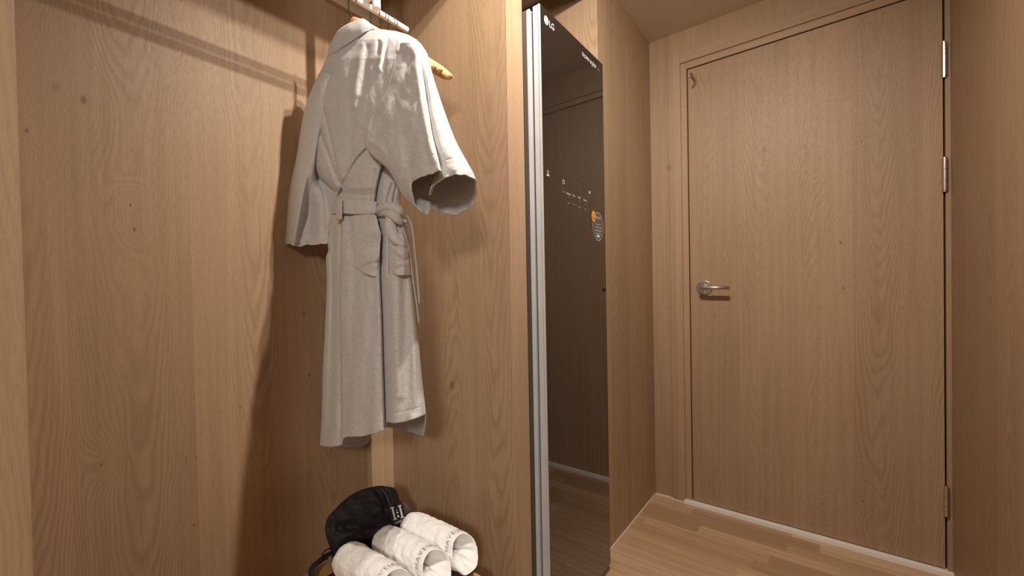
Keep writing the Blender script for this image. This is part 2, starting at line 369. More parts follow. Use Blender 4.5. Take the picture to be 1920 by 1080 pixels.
# touch controls
g = G()
V, Fc = disc(0.007, 0.0055, 24, math.pi*0.65, math.pi*2.35); g.add(on_glass(V, 1.189, 1.378), Fc)
g.add(on_glass([(-0.0006, 0), (0.0006, 0), (0.0006, 0.008), (-0.0006, 0.008)], 1.189, 1.378), [(0, 1, 2, 3)])
g.mk('power_icon', 'print', cab)
g = G(); V, Fc = disc(0.005, 0.0037, 20); g.add(on_glass(V, 1.094, 1.389), Fc)
g.add(on_glass([(-0.008, -0.011), (0.008, -0.011), (0.006, -0.007), (-0.006, -0.007)], 1.094, 1.389), [(0, 1, 2, 3)])
g.mk('lock_icon', 'print', cab)
g = G().add(on_glass([(-0.004, -0.006), (0.006, 0), (-0.004, 0.006)], 1.374, 1.376), [(0, 1, 2)]).add(on_glass([(0.007, -0.006), (0.0085, -0.006), (0.0085, 0.006), (0.007, 0.006)], 1.374, 1.376), [(0, 1, 2, 3)])
g.mk('start_icon', 'print', cab)
for y, z, s, txt, mt in ((1.189, 1.348, 0.0075, 'Course', 'print_dim'), (1.222, 1.346, 0.009, 'Refresh', 'print'), (1.258, 1.346, 0.009, 'Dry', 'print'), (1.296, 1.346, 0.009, 'Night', 'print'), (1.340, 1.344, 0.009, 'Sanitary', 'print'),
        (1.222, 1.337, 0.006, 'Fine', 'print_dim'), (1.296, 1.335, 0.006, 'Care', 'print_dim'), (1.340, 1.333, 0.006, 'Plus', 'print_dim'), (1.222, 1.318, 0.008, 'Quick', 'print_dim'), (1.258, 1.318, 0.008, 'Timer', 'print_dim'), (1.296, 1.316, 0.008, 'Storage', 'print_dim'), (1.340, 1.314, 0.008, 'Rack', 'print_dim'), (1.374, 1.362, 0.006, 'Start', 'print_dim')):
    gtext('panel_lettering', txt, s, y, z, mt)
V, Fc = disc(0.050, 0.0, 48, sx=0.90, sy=1.0); mk('round_sticker', on_glass(V, 1.441, 1.266, 0.0005), Fc, 'sticker', cab)
g = G(); V, Fc = disc(0.050, 0.0485, 48, sx=0.90); g.add(on_glass(V, 1.441, 1.266, 0.0008), Fc)
rows = ['ENERGY', 'steam care', 'low noise motor', 'dual heat pump', 'inverter 10 yr']
for i, r in enumerate(rows):
    V, Fc = text_geo(r, 0.0085 if i else 0.011); g.add(on_glass(V, 1.444, 1.285-0.011*i if i else 1.297, 0.0008), Fc)
g.add(on_glass([(-0.012, -0.004), (0.012, -0.004), (0.012, 0.004), (-0.012, 0.004)], 1.441, 1.232, 0.0008), [(0, 1, 2, 3)])
g.mk('sticker_print', 'print', cab)
V, Fc = disc(0.0195, 0.0, 36, sx=0.9); mk('orange_sticker', on_glass(V, 1.404, 1.298, 0.0012), Fc, 'orange', cab)
g = G()
for i, r in enumerate(('10', 'YEAR')):
    V, Fc = text_geo(r, 0.012); g.add(on_glass(V, 1.404, 1.303-0.012*i, 0.0015), Fc)
g.mk('sticker_print', 'body_dark', cab)

# ------------------------------------------------------------------ hanging rail and hangers
RAILX, RAILZ = -0.953, 1.828
rail = thing('hanging_rail', 'white enamelled clothes rail hung from a white vertical pole inside the closet', 'clothes rail', (RAILX, 0.75, RAILZ))
G().tube([(RAILX, 0.043, RAILZ), (RAILX, 0.862, RAILZ)], 0.0082, 20).mk('rail', 'white', rail, smooth=False, bevel=0.001)
PX, PY = -0.905, 0.712
G().tube([(PX, PY, 1.795), (PX, PY, H)], 0.0112, 24).mk('support_pole', 'white', rail, smooth=False, bevel=0.001)
G().box(RAILX-0.008, PX, PY-0.006, PY+0.006, RAILZ+0.004, RAILZ+0.020).mk('bracket', 'white', rail, bevel=0.001)

def make_hanger():
    r = thing('clothes_hanger', 'x', 'hanger', (RAILX, 0.672, RAILZ), 'wooden clothes hangers on the rail')
    ox = Vector(r.location)
    V = []; Fc = []; n = 40; m = 12; hw = 0.197
    for i in range(n+1):
        s = -1+2*i/n; x = s*hw
        z = -0.064-0.145*abs(s)**1.15
        hgt = 0.016+0.010*(1-abs(s)); th = 0.0065+0.010*abs(s)**2
        tp = math.sqrt(max(0.02, min(1, (1-abs(s))*7))); hgt *= tp; th *= tp
        yb = 0.030*abs(s)**2
        for k in range(m):
            t = 2*math.pi*k/m
            V.append(ox+Vector((x, yb+th*math.cos(t), z-hgt*0.5+hgt*math.sin(t))))
    for i in range(n):
        for k in range(m): Fc.append((i*m+k, i*m+(k+1) % m, (i+1)*m+(k+1) % m, (i+1)*m+k))
    Fc += [tuple(range(m)), tuple(n*m+k for k in range(m-1, -1, -1))]
    mk('shoulder_bar', V, Fc, 'hanger', r, smooth=True)
    pts = []
    for k in range(15):
        a = math.radians(-40+215*k/14); pts.append(ox+Vector((0.019*math.cos(a), 0, -0.0082+0.0200*math.sin(a))))
    pts += [ox+Vector((-0.017, 0, -0.025)), ox+Vector((-0.010, 0, -0.040)), ox+Vector((-0.002, 0, -0.052)), ox+Vector((0, 0, -0.076))]
    G().tube(pts, 0.0021, 8).mk('hook', 'wire', r, smooth=True)
    return r
hang0 = make_hanger()
hang0['label'] = 'wooden hanger nearest the viewer, carrying the grey bathrobe'
for i, (y, ang, lab) in enumerate(((0.745, 2, 'empty wooden hanger on the rail directly behind the bathrobe'),
                                   (0.776, -1, 'empty wooden hanger, middle of the three behind the bathrobe'),
                                   (0.807, 2, 'empty wooden hanger farthest along the rail, its tip showing past the shoulder'))):
    c = hang0.copy(); COL.objects.link(c); c.location.y = y; c.rotation_euler.z = math.radians(ang); c['label'] = lab
    for ch in list(hang0.children):
        d = ch.copy(); COL.objects.link(d); d.parent = c

# ------------------------------------------------------------------ bathrobe
PL0 = np.array([-0.95, 0.675, 0.0]); PN = np.array([0.13, -1.0, 0.0]); PN /= np.linalg.norm(PN)
def W(px, py, d):
    """point where the view through (px, py) meets the robe's hanging plane, moved d metres towards the viewer"""
    px, py, d = np.broadcast_arrays(np.asarray(px, float), np.asarray(py, float), np.asarray(d, float))
    ray = Fv + Rv*((px-CX)/FPX)[..., None] - Uv*((py-CY)/FPX)[..., None]
    t = ((PL0-CAM)@PN)/(ray@PN)
    P = CAM + ray*t[..., None]
    return P - ray/np.linalg.norm(ray, axis=-1, keepdims=True)*d[..., None]
def polydist(px, py, poly):
    best = np.full(px.shape, 1e9); side = np.zeros(px.shape)
    P = np.asarray(poly, float)
    for a, b in zip(P[:-1], P[1:]):
        ab = b-a; L2 = (ab**2).sum()
        t = np.clip(((px-a[0])*ab[0]+(py-a[1])*ab[1])/L2, 0, 1)
        dx = px-(a[0]+t*ab[0]); dy = py-(a[1]+t*ab[1]); dd = np.hypot(dx, dy)
        s = np.sign(ab[0]*(py-a[1])-ab[1]*(px-a[0]))
        m = dd < best; best[m] = dd[m]; side[m] = s[m]
    return best, side
def creases(px, py, L):
    out = np.zeros(px.shape)
    for kind, poly, wd, dep in L:
        dd, sd = polydist(px, py, cat_rom(poly, max(8, 4*len(poly))))
        if kind == 'v': out -= dep*np.exp(-(dd/wd)**2)
        elif kind == 'r': out += dep*np.exp(-(dd/wd)**2)
        elif kind == 's':      # overlap: drops on the side to the image right of a downward stroke
            x = dd*(-sd); out -= dep*(1/(1+np.exp(-np.clip(x/0.9, -30, 30))))*np.exp(-np.maximum(x, 0)/wd)
        elif kind == 'S':
            x = dd*sd; out -= dep*(1/(1+np.exp(-np.clip(x/0.9, -30, 30))))*np.exp(-np.maximum(x, 0)/wd)
    return out
def nz(px, py, sx, sy, seed, amp):
    f = np.vectorize(lambda a, b: noise.noise(Vector((a/sx, b/sy, seed))))
    return f(px, py)*amp
def interp(y, K):
    K = np.asarray(K, float); return np.interp(y, K[:, 0], K[:, 1])
def grid_faces(nr, nc, closed):
    F_ = []
    for i in range(nr-1):
        for j in range(nc if closed else nc-1):
            k = (j+1) % nc; F_.append((i*nc+j, (i+1)*nc+j, (i+1)*nc+k, i*nc+k))
    return F_
def tube_rows(name, ys, L, Rr, T, cr, mat, parent, noises=(), nn=150, nf=50, solid=0.003, base=0.0, near_fn=None, hemN=None, hemF=None, power=0.5, cap=False, far=1.0):
    """closed garment tube: rows at image heights ys between silhouettes L and Rr, half depth T"""
    ys = np.asarray(ys, float); v = (ys-ys[0])/(ys[-1]-ys[0])
    sn = -np.cos(np.linspace(0, math.pi, nn)); sf = np.cos(np.linspace(0, math.pi, nf+2))[1:-1]
    s = np.concatenate([sn, sf]); near = np.concatenate([np.ones(nn), np.zeros(nf)])
    Y0 = ys[:, None]+0*s[None]; l = L(Y0); r = Rr(Y0)
    px = (l+r)/2+(r-l)/2*s[None]; py = Y0.copy()
    if hemN is not None:
        top = ys[0]; vv = v[:, None]
        hn = np.interp(px, *np.array(hemN).T); hf = np.interp(px, *np.array(hemF).T)
        hem = np.where(near[None] > 0, hn, hf)
        py = top+(hem-top)*vv
        l = L(py); r = Rr(py); px = (l+r)/2+(r-l)/2*s[None]
    prof = np.power(np.clip(1-s[None]**2, 0, 1), power)
    TT = T(py)
    d = np.where(near[None] > 0, TT*prof, -TT*prof*far)+base
    dn = creases(px, py, cr)
    for sx, sy, sd, am in noises: dn += nz(px, py, sx, sy, sd, am)
    edge = np.clip((1-np.abs(s[None]))*8, 0, 1)
    d = d+np.where(near[None] > 0, dn*edge, 0.3*dn*edge)
    P = W(px, py, d)
    P[..., 0] = np.maximum(P[..., 0], BX+0.02)
    V = P.reshape(-1, 3); Fc = grid_faces(len(ys), len(s), True)
    if cap: Fc.append(tuple(range(len(s))));
    return mk(name, V, Fc, mat, parent, smooth=True, solid=solid)
def sheet(name, up, lo, dep_u, dep_l, mat, parent, nu=80, nv=16, bulge=0.0, cr=(), noises=(), solid=0.003):
    U = cat_rom(up, nu); Lo = cat_rom(lo, nu)
    du = np.interp(np.linspace(0, 1, nu), np.linspace(0, 1, len(dep_u)), dep_u); dl = np.interp(np.linspace(0, 1, nu), np.linspace(0, 1, len(dep_l)), dep_l)
    t = np.linspace(0, 1, nv)[:, None]
    px = U[None, :, 0]*(1-t)+Lo[None, :, 0]*t; py = U[None, :, 1]*(1-t)+Lo[None, :, 1]*t
    d = du[None]*(1-t)+dl[None]*t+bulge*np.sin(math.pi*t)
    d = d+creases(px, py, cr)
    for sx, sy, sd, am in noises: d = d+nz(px, py, sx, sy, sd, am)
    return mk(name, W(px, py, d).reshape(-1, 3), grid_faces(nv, nu, False), mat, parent, smooth=True, solid=solid)
def ringloft(name, rings, mat, parent, nt=120, ns=160, cr=(), noises=(), nearmask=None, solid=0.003):
    R3 = np.array([cat_rom(r, ns, True) for r in rings])          # k, ns, 3
    k = len(rings); out = np.zeros((nt, ns, 3))
    for j in range(ns): out[:, j] = cat_rom(R3[:, j], nt)
    px, py, d = out[..., 0], out[..., 1], out[..., 2].copy()
    cr_ = creases(px, py, cr)
    for sx, sy, sd, am in noises: cr_ = cr_+nz(px, py, sx, sy, sd, am)
    n0 = nearmask*ns/len(rings[0]); idx = np.arange(ns)
    m = np.clip(np.minimum(idx, n0-idx)/6.0, 0, 1)
    d = d+cr_*m[None]
    rim = np.clip((np.linspace(0, 1, nt)-0.86)/0.14, 0, 1)[:, None]
    py = py+nz(px, py, 13, 30, 6.6, 4.0)*rim; px = px+nz(px, py, 16, 20, 9.1, 2.5)*rim; d = d+nz(px, py, 11, 40, 2.9, 0.012)*rim
    return mk(name, W(px, py, d).reshape(-1, 3), grid_faces(nt, ns, True), mat, parent, smooth=True, solid=solid)
def pathtube(name, pts, rad, mat, parent, flat=None, n=14):
    C_ = cat_rom(pts, len(pts)*8); P = W(C_[:, 0], C_[:, 1], C_[:, 2])
    R_ = np.interp(np.linspace(0, 1, len(P)), np.linspace(0, 1, len(rad)), rad)
    return G().tube([tuple(p) for p in P], list(R_), n, flat=flat).mk(name, mat, parent, smooth=True)

robe = thing('bathrobe', 'grey melange cotton bathrobe with wide sleeves and a tied belt, hanging in the closet', 'bathrobe', (-0.95, 0.675, 1.70))
# torso
ys = np.concatenate([np.linspace(54, 110, 40), np.linspace(112, 400, 150)])
TL = lambda y: interp(y, [(54, 684), (57, 664), (60, 650), (66, 640), (75, 632), (90, 622), (102, 616), (125, 606), (145, 597), (170, 585), (200, 577), (240, 577), (280, 579), (312, 583), (335, 601), (350, 618), (360, 629), (375, 629), (400, 622)])
TR = lambda y: interp(y, [(54, 700), (57, 722), (60, 744), (66, 764), (75, 780), (85, 790), (95, 796), (120, 796), (200, 785), (260, 768), (300, 752), (350, 752), (375, 749), (400, 752)])
TT_ = lambda y: interp(y, [(54, 0.012), (60, 0.045), (75, 0.07), (110, 0.09), (200, 0.10), (300, 0.095), (360, 0.080), (400, 0.080)])
torso_cr = [
    ('v', [(588, 196), (598, 235), (608, 268), (622, 305), (634, 340)], 5, 0.016),
    ('v', [(600, 180), (612, 225), (622, 270), (632, 315), (638, 342)], 4, 0.008),
    ('r', [(594, 200), (604, 240), (616, 275), (630, 320)], 3, 0.004),
    ('v', [(637, 345), (646, 350), (652, 352)], 3, 0.006),
    ('s', [(694, 270), (683, 280), (669, 295), (658, 313), (648, 332), (640, 350)], 60, 0.020),
    ('v', [(690, 268), (674, 283), (660, 300), (649, 322), (643, 342)], 2.2, 0.004),
    ('r', [(640, 349), (655, 352), (680, 352), (698, 350)], 5, 0.006),
    ('v', [(633, 362), (650, 364), (680, 366), (702, 364)], 3, 0.004),
    ('s', [(719, 300), (712, 325), (706, 350), (702, 380)], 9, 0.045),
    ('v', [(704, 320), (698, 345), (694, 375)], 2.5, 0.008),
    ('v', [(735, 345), (728, 365), (724, 380)], 2.5, 0.009),
    ('v', [(744, 340), (739, 365), (737, 380)], 2.0, 0.007),
    ('r', [(680, 85), (675, 120), (668, 160), (665, 200)], 6, 0.007),
    ('v', [(690, 90), (688, 130), (682, 170)], 6, 0.005),
    ('r', [(720, 80), (716, 105), (712, 128)], 5, 0.007),
    ('v', [(727, 75), (722, 100), (718, 128)], 4, 0.007),
    ('v', [(710, 78), (709, 100)], 4, 0.005),
    ('r', [(750, 75), (748, 95)], 5, 0.005),
    ('v', [(665, 190), (660, 240), (652, 300), (642, 345)], 9, 0.006),
    ('v', [(690, 200), (672, 260), (650, 320)], 8, 0.004),
]
tube_rows('torso', ys, TL, TR, TT_, torso_cr, 'robe', robe, noises=((60, 130, 1.3, 0.010), (16, 34, 4.1, 0.0034), (7, 9, 5.2, 0.0008)), nn=200, nf=50, cap=False, far=0.8)
# skirt
SL = lambda y: interp(y, [(396, 624), (412, 620), (425, 620), (440, 618), (450, 614), (470, 617), (482, 612), (500, 613), (515, 614), (560, 613), (620, 610), (700, 606), (780, 604), (815, 602), (840, 600)])
SR = lambda y: interp(y, [(396, 752), (410, 758), (450, 766), (480, 768), (520, 771), (560, 776), (620, 782), (700, 789), (760, 796), (780, 798), (818, 797), (840, 797)])
ST = lambda y: interp(y, [(396, 0.080), (430, 0.092), (520, 0.098), (700, 0.105), (840, 0.11)])
ys = np.linspace(396, 836, 230)
skirt_cr = [
    ('S', [(641, 398), (640, 450), (638, 520), (638, 600), (640, 700), (641, 800), (642, 840)], 40, 0.018), ('v', [(641, 402), (639, 450), (638, 520), (638, 600), (640, 700), (641, 800)], 1.6, 0.007),
    ('s', [(706, 396), (710, 440), (712, 480), (712, 520), (715, 600), (718, 700), (721, 800)], 7, 0.055),
    ('v', [(728, 410), (729, 460), (729, 515)], 1.8, 0.006),
    ('v', [(641, 402), (660, 402), (703, 402)], 4, 0.008),
    ('v', [(676, 505), (668, 500)], 2, 0.002),
    ('s', [(700, 500), (686, 513)], 2, 0.0),
    ('v', [(655, 405), (657, 440), (660, 480)], 7, 0.004), ('v', [(678, 405), (680, 450), (682, 500), (684, 560)], 6, 0.004),
    ('v', [(648, 790), (670, 797), (700, 793), (718, 790)], 1.2, 0.0012),
    ('v', [(726, 773), (745, 774), (770, 768), (797, 761)], 1.2, 0.0012),
    ('v', [(755, 520), (760, 600), (768, 700), (775, 770)], 10, 0.007),
    ('r', [(740, 520), (742, 620), (748, 740)], 10, 0.006),
    ('v', [(622, 430), (624, 600), (622, 800)], 7, 0.006),
    ('r', [(632, 430), (632, 600), (632, 800)], 5, 0.003),
    ('v', [(660, 560), (662, 700), (668, 800)], 12, 0.005), ('r', [(690, 560), (694, 700), (700, 800)], 12, 0.005),
]
hemN = [(598, 832), (606, 836), (622, 838), (641, 834), (642.5, 822), (650, 819), (680, 818), (705, 811), (721.5, 804), (722.5, 791), (740, 793), (760, 790), (780, 784), (798, 776)]
hemF = [(598, 832), (640, 834), (660, 838), (675, 838), (688, 833), (694, 820), (700, 806), (722, 800), (745, 804), (770, 810), (790, 816), (794, 817), (797.5, 790), (799, 776)]
tube_rows('skirt', ys, SL, SR, ST, skirt_cr, 'robe', robe, noises=((26, 260, 7.7, 0.014), (12, 60, 2.2, 0.0030), (8, 10, 3.2, 0.0007)), nn=260, nf=90, hemN=hemN, hemF=hemF, power=0.42, far=2.7)
# right sleeve (towards the corridor)
rA = [(748, 82, .060), (752, 81, .070), (757, 80, .078), (762, 80, .084), (768, 80, .090), (774, 81, .092), (779, 83, .090), (783, 85, .082), (785, 86, .076), (788, 88, .072), (792, 90, .064), (796, 94, .045), (800, 101, .0), (799, 99, -.03), (794, 95, -.05), (784, 91, -.06), (772, 87, -.06), (762, 84, -.04), (752, 83, .02)]
rB = [(725, 166, .100), (732, 163, .112), (741, 160, .120), (751, 158, .126), (763, 155, .132), (775, 153, .138), (786, 151, .136), (792, 150, .112), (795, 150, .098), (799, 150, .104), (804, 150, .100), (810, 153, .075), (816, 160, .02), (815, 163, -.02), (808, 164, -.05), (795, 165, -.06), (775, 166, -.05), (755, 168, .0), (738, 168, .06)]
rC = [(684, 263, .116), (697, 263, .130), (715, 262, .140), (735, 260, .146), (760, 257, .152), (784, 254, .158), (803, 251, .154), (809, 250, .118), (811, 250, .104), (814, 250, .114), (822, 249, .118), (835, 249, .095), (848, 253, .03), (848, 258, -.01), (838, 262, -.04), (815, 266, -.05), (780, 269, -.02), (745, 270, .03), (710, 268, .08)]
rD = [(731, 321, .112), (738, 323, .126), (748, 323, .136), (761, 320, .144), (782, 312, .152), (802, 304, .158), (818, 298, .152), (822, 302, .116), (823, 304, .100), (827, 303, .112), (838, 300, .120), (857, 299, .100), (874, 305, .03), (878, 314, -.01), (868, 326, -.04), (842, 336, -.05), (812, 342, -.02), (785, 344, .03), (753, 337, .08)]
rDE = [(760, 370, .104), (757, 357, .120), (760, 344, .134), (767, 333, .144), (785, 323, .152), (806, 316, .158), (823, 311, .152), (822, 322, .112), (816, 335, .096), (820, 325, .108), (842, 316, .122), (867, 314, .102), (884, 321, .03), (888, 337, .0), (878, 357, -.03), (847, 370, -.04), (815, 374, -.01), (795, 372, .03), (777, 375, .075)]
rE = [(799, 404, .094), (783, 389, .114), (774, 364, .132), (771, 344, .144), (787, 332, .152), (808, 326, .158), (826, 323, .150), (821, 340, .108), (807, 364, .090), (812, 350, .106), (846, 329, .124), (872, 328, .104), (889, 337, .03), (892, 360, .0), (884, 385, -.03), (850, 402, -.04), (816, 394, .0), (806, 380, .035), (807, 396, .07)]
sl_cr = [('r', [(768, 90), (745, 150), (715, 210), (690, 255)], 7, 0.006), ('v', [(772, 110), (755, 160), (730, 215), (705, 262)], 8, 0.005),
         ('v', [(764, 250), (768, 290), (765, 320)], 12, 0.006), ('r', [(778, 90), (787, 150), (800, 230), (815, 300)], 8, 0.006),
         ('v', [(772, 302), (795, 296), (815, 290)], 1.3, 0.0014), ('v', [(830, 303), (850, 298), (872, 304)], 1.3, 0.0014),
         ('r', [(695, 265), (712, 275), (725, 290)], 4, 0.004), ('v', [(700, 262), (716, 262)], 4, 0.004)]
ringloft('sleeve', [rA, rB, rC, rD, rDE, rE], 'robe', robe, 150, 240, sl_cr, ((34, 60, 3.3, 0.008), (11, 22, 8.3, 0.0030), (6, 8, 1.9, 0.0008)), nearmask=12)
# left sleeve (towards the closet back)
lA = [(598, 140, .0), (601, 137, .035), (606, 136, .055), (612, 138, .062), (617, 142, .064), (621, 148, .060), (624, 155, .054), (620, 160, .03), (612, 160, -.03), (602, 152, -.05)]
lB = [(573, 203, .0), (577, 200, .04), (584, 199, .062), (591, 201, .070), (598, 205, .070), (604, 212, .064), (607, 220, .05), (601, 224, .02), (590, 222, -.04), (578, 212, -.05)]
lC = [(556, 298, .0), (560, 298, .045), (568, 300, .075), (577, 303, .085), (584, 308, .082), (588, 313, .070), (590, 318, .04), (589, 318, .01), (580, 312, -.04), (564, 304, -.05)]
lD = [(541, 370, .0), (546, 374, .05), (554, 379, .085), (564, 384, .098), (569, 386, .050), (582, 388, .020), (600, 388, .026), (616, 384, .0), (598, 378, -.05), (562, 370, -.06)]
lD = lD
lE = [(533, 425, .0), (539, 430, .05), (548, 434, .085), (555, 436, .090), (560, 437, .048), (580, 437, .022), (602, 434, .030), (616, 430, .0), (596, 425, -.05), (555, 420, -.06)]
lF = [(528, 451, .0), (535, 457, .05), (545, 460, .082), (552, 461, .085), (559, 461, .048), (580, 460, .026), (602, 457, .034), (617, 453, .0), (594, 448, -.05), (552, 446, -.06)]
ringloft('sleeve', [lA, lB, lC, lD, lE, lF], 'robe', robe, 130, 180,
         [('v', [(532, 437), (555, 440), (585, 440), (615, 435)], 1.3, 0.0014), ('v', [(608, 345), (609, 400), (613, 430)], 3, 0.008), ('v', [(549, 430), (550, 458)], 1.5, 0.002)],
         ((30, 70, 5.5, 0.006), (9, 18, 1.1, 0.0016)), nearmask=7)
# underarm gusset cloth behind the left armpit
sheet('underarm', [(588, 312), (596, 330), (606, 340), (618, 352), (630, 362)], [(600, 400), (606, 408), (612, 414), (618, 418), (626, 420)], [.02, .0, .0, .02], [.0, .0, .0, .01], 'robe', robe, 50, 30, noises=((14, 40, 2.0, 0.004),))
# collar
sheet('collar', [(616, 98), (624, 78), (634, 61), (647, 50), (662, 43), (679, 37), (690, 43), (698, 51), (705, 56)],
      [(617, 107), (630, 99), (645, 88), (660, 78), (674, 68), (686, 60), (693, 57), (700, 56), (707, 57)],
      [.02, .04, .048, .05, .046, .036, .022, .01], [.022, .044, .055, .060, .056, .044, .028, .012], 'robe', robe, 90, 20, bulge=0.010, noises=((30, 20, 9.0, 0.003),), solid=0.006)
# belt
belt = sheet('belt', [(628, 368), (636, 371), (650, 373), (670, 375), (690, 376), (704, 379), (711, 385)], [(622, 402), (634, 400), (650, 401), (670, 402), (690, 402), (703, 401), (709, 402)],
      [.010, .062, .076, .082, .081, .077, .045], [.010, .070, .084, .089, .087, .083, .04], 'robe', robe, 90, 14, bulge=0.004, cr=[('v', [(664, 376), (663, 398)], 3, .002)], noises=((20, 12, 3.0, 0.003),), solid=0.004)
sheet('belt_loop', [(632, 376), (636, 374), (641, 374)], [(630, 412), (634, 413), (641, 411)], [.075, .085, .09], [.075, .085, .09], 'robe', robe, 12, 16, bulge=0.006, solid=0.003)
pathtube('belt_knot', [(706, 402, .055), (713, 395, .070), (724, 390, .080), (737, 389, .082), (748, 394, .075), (755, 402, .055)], [.008, .013, .014, .014, .013, .008], 'robe', robe, flat=0.8)
pathtube('belt_knot', [(712, 404, .062), (722, 401, .080), (734, 402, .090), (744, 409, .088), (752, 418, .07)], [.006, .010, .013, .013, .008], 'robe', robe, flat=0.8)
pathtube('belt_knot', [(731, 400, .080), (732, 418, .090), (735, 436, .092), (744, 450, .088), (757, 456, .075)], [.008, .013, .014, .012, .006], 'robe', robe, flat=0.8)
pathtube('belt_tail', [(748, 402, .06), (760, 404, .045), (769, 416, .03), (774, 440, .02), (778, 480, .01), (782, 520, .01), (786, 569, .01)], [.006, .007, .0062, .006, .006, .006, .0055], 'robe', robe, flat=0.35)
pathtube('belt_tail', [(747, 412, .065), (757, 432, .055), (764, 455, .045), (769, 480, .035), (774, 520, .028), (780, 560, .02), (786, 606, .015)], [.006, .0065, .0065, .006, .006, .006, .0055], 'robe', robe, flat=0.35)
pathtube('belt_tail', [(747, 410, .05), (756, 413, .045), (763, 417, .04)], [.008, .0075, .006], 'robe', robe, flat=0.6)
# pockets
sheet('pocket', [(664, 404), (680, 403), (694, 402), (704, 404), (709, 420), (714, 438)], [(666, 500), (676, 508), (686, 514), (698, 518), (706, 518), (708, 516)],
      [.088, .096, .10, .10, .096, .09], [.098, .102, .104, .102, .095, .08], 'robe', robe, 80, 60, bulge=0.006,
      cr=[('v', [(706, 492), (690, 496), (676, 506)], 5, .008), ('r', [(708, 440), (716, 455), (714, 478), (700, 492)], 7, .008)], noises=((26, 30, 6.0, 0.005),), solid=0.003)
sheet('pocket', [(733, 440), (745, 438), (756, 442), (763, 455)], [(733, 514), (745, 516), (757, 516), (769, 515)],
      [.074, .085, .075, .05], [.085, .090, .078, .045], 'robe', robe, 60, 60, bulge=0.008,
      cr=[('v', [(733, 452), (745, 462), (765, 466)], 4, .010), ('v', [(748, 482), (758, 488), (768, 484)], 4, .007), ('v', [(745, 505), (757, 500), (768, 503)], 4, .004)], noises=((18, 18, 2.6, 0.005),), solid=0.003)

# ------------------------------------------------------------------ bench, tray, towels, bag
bench = thing('slatted_bench', 'low orange pine bench in the closet corner under the bathrobe', 'bench', (-0.89, 0.5, 0))
BT = 0.300
for i in range(7):
    x0 = -1.078+i*0.0585
    G().box(x0, x0+0.051, 0.16, 0.852, BT-0.018, BT).mk('slat', 'bench', bench, bevel=0.002)
for x in (-1.05, -0.70):
    for y in (0.20, 0.81): G().box(x-0.018, x+0.018, y-0.018, y+0.018, 0, BT-0.045).mk('leg', 'bench', bench, bevel=0.002)
for y in (0.20, 0.81): G().box(-1.07, -0.68, y-0.012, y+0.012, BT-0.046, BT-0.018).mk('rail', 'bench', bench, bevel=0.002)
tray = thing('towel_tray', 'black leatherette tray on the bench, under the rolled towels', 'tray', (-0.87, 0.70, BT))
G().box(-0.968, -0.722, 0.545, 0.866, BT+0.0004, BT+0.044).mk('tray_body', 'leather', tray, bevel=0.006)

def make_towel(seed, y0, xf, xb, zc, R):
    t = thing('rolled_towel', 'x', 'towel', (xf, y0, zc-R), 'rolled white towels on the tray')
    nr, na = 70, 96; V = []
    for i in range(nr):
        s = i/(nr-1)
        if s < 0.22: a = s/0.22*math.pi/2; x = xb+0.040*(1-math.cos(a))-0.0; r = R*math.sin(a)**0.75
        elif s < 0.80: q = (s-0.22)/0.58; x = xb+0.040+(xf-xb-0.040)*q; r = R*(1+0.03*math.sin(q*3))
        elif s < 0.84: q = (s-0.80)/0.04; x = xf+0.003*math.sin(q*math.pi); r = R*(1-0.07*q)
        else: q = (s-0.84)/0.16; x = xf-0.055*min(1, q*1.6)+0.01*q; r = R*(0.93-0.90*q)
        for k in range(na):
            a = 2*math.pi*k/na
            dsp = noise.noise(Vector((x*38, a*2.0, seed)))*0.0032+noise.noise(Vector((x*90, math.cos(a)*6, math.sin(a)*6+seed)))*0.0016
            if s >= 0.84:
                q = (s-0.84)/0.16
                dsp = noise.noise(Vector((math.cos(a)*2.3, math.sin(a)*2.3, seed)))*0.016*math.sin(min(1, q*1.2)*math.pi)+0.0035*math.sin(7*a+q*5+seed)*math.sin(q*math.pi)
            rr = max(0.0005, r+dsp*(min(1, s*8)))
            yy = math.cos(a)*rr*1.06; zz = math.sin(a)*rr
            zz = max(zz, -R*0.86+0.02*R*math.sin(x*90))
            slant = 0.020*math.sin(a) if s > 0.3 else 0.0
            V.append((x-slant*min(1, max(0, (s-0.3)*3)), y0+yy, zc-0.13*R+zz))
    Fc = grid_faces(nr, na, True)
    mk('towel_roll', V, Fc, 'towel', t, smooth=True)
    return t
def towel_text(t, y0, xf, zc, R, word, a0, a1):
    g = G()
    for i, ch in enumerate(word):
        a = math.radians(a0+(a1-a0)*i/(len(word)-1))
        V, Fc = text_geo(ch, 0.0165)
        out = []
        for v in V:
            aa = a-v[0]/R; rr = R+0.0022
            xx = xf-0.014-0.020*math.sin(aa)-v[1]
            out.append((xx, y0+math.cos(aa)*rr*1.06, zc-0.13*R+math.sin(aa)*rr))
        g.add(out, Fc)
    g.mk('woven_lettering', 'ink', t)
TOW = [(0.800, -0.712, -0.935, 'rolled white towel at the back, against the side panel, its open end showing', 2.2),
       (0.708, -0.722, -0.940, 'rolled white towel in the middle of the three on the tray', 5.9),
       (0.603, -0.738, -0.955, 'rolled white towel at the front of the tray, nearest the viewer', 9.4)]
RR = 0.0425; ZC = BT+0.043+RR
for y0, xf, xb, lab, sd in TOW:
    t = make_towel(sd, y0, xf, xb, ZC, RR); t['label'] = lab
    towel_text(t, y0, xf, ZC, RR, 'HAVEUN', 150, 62)

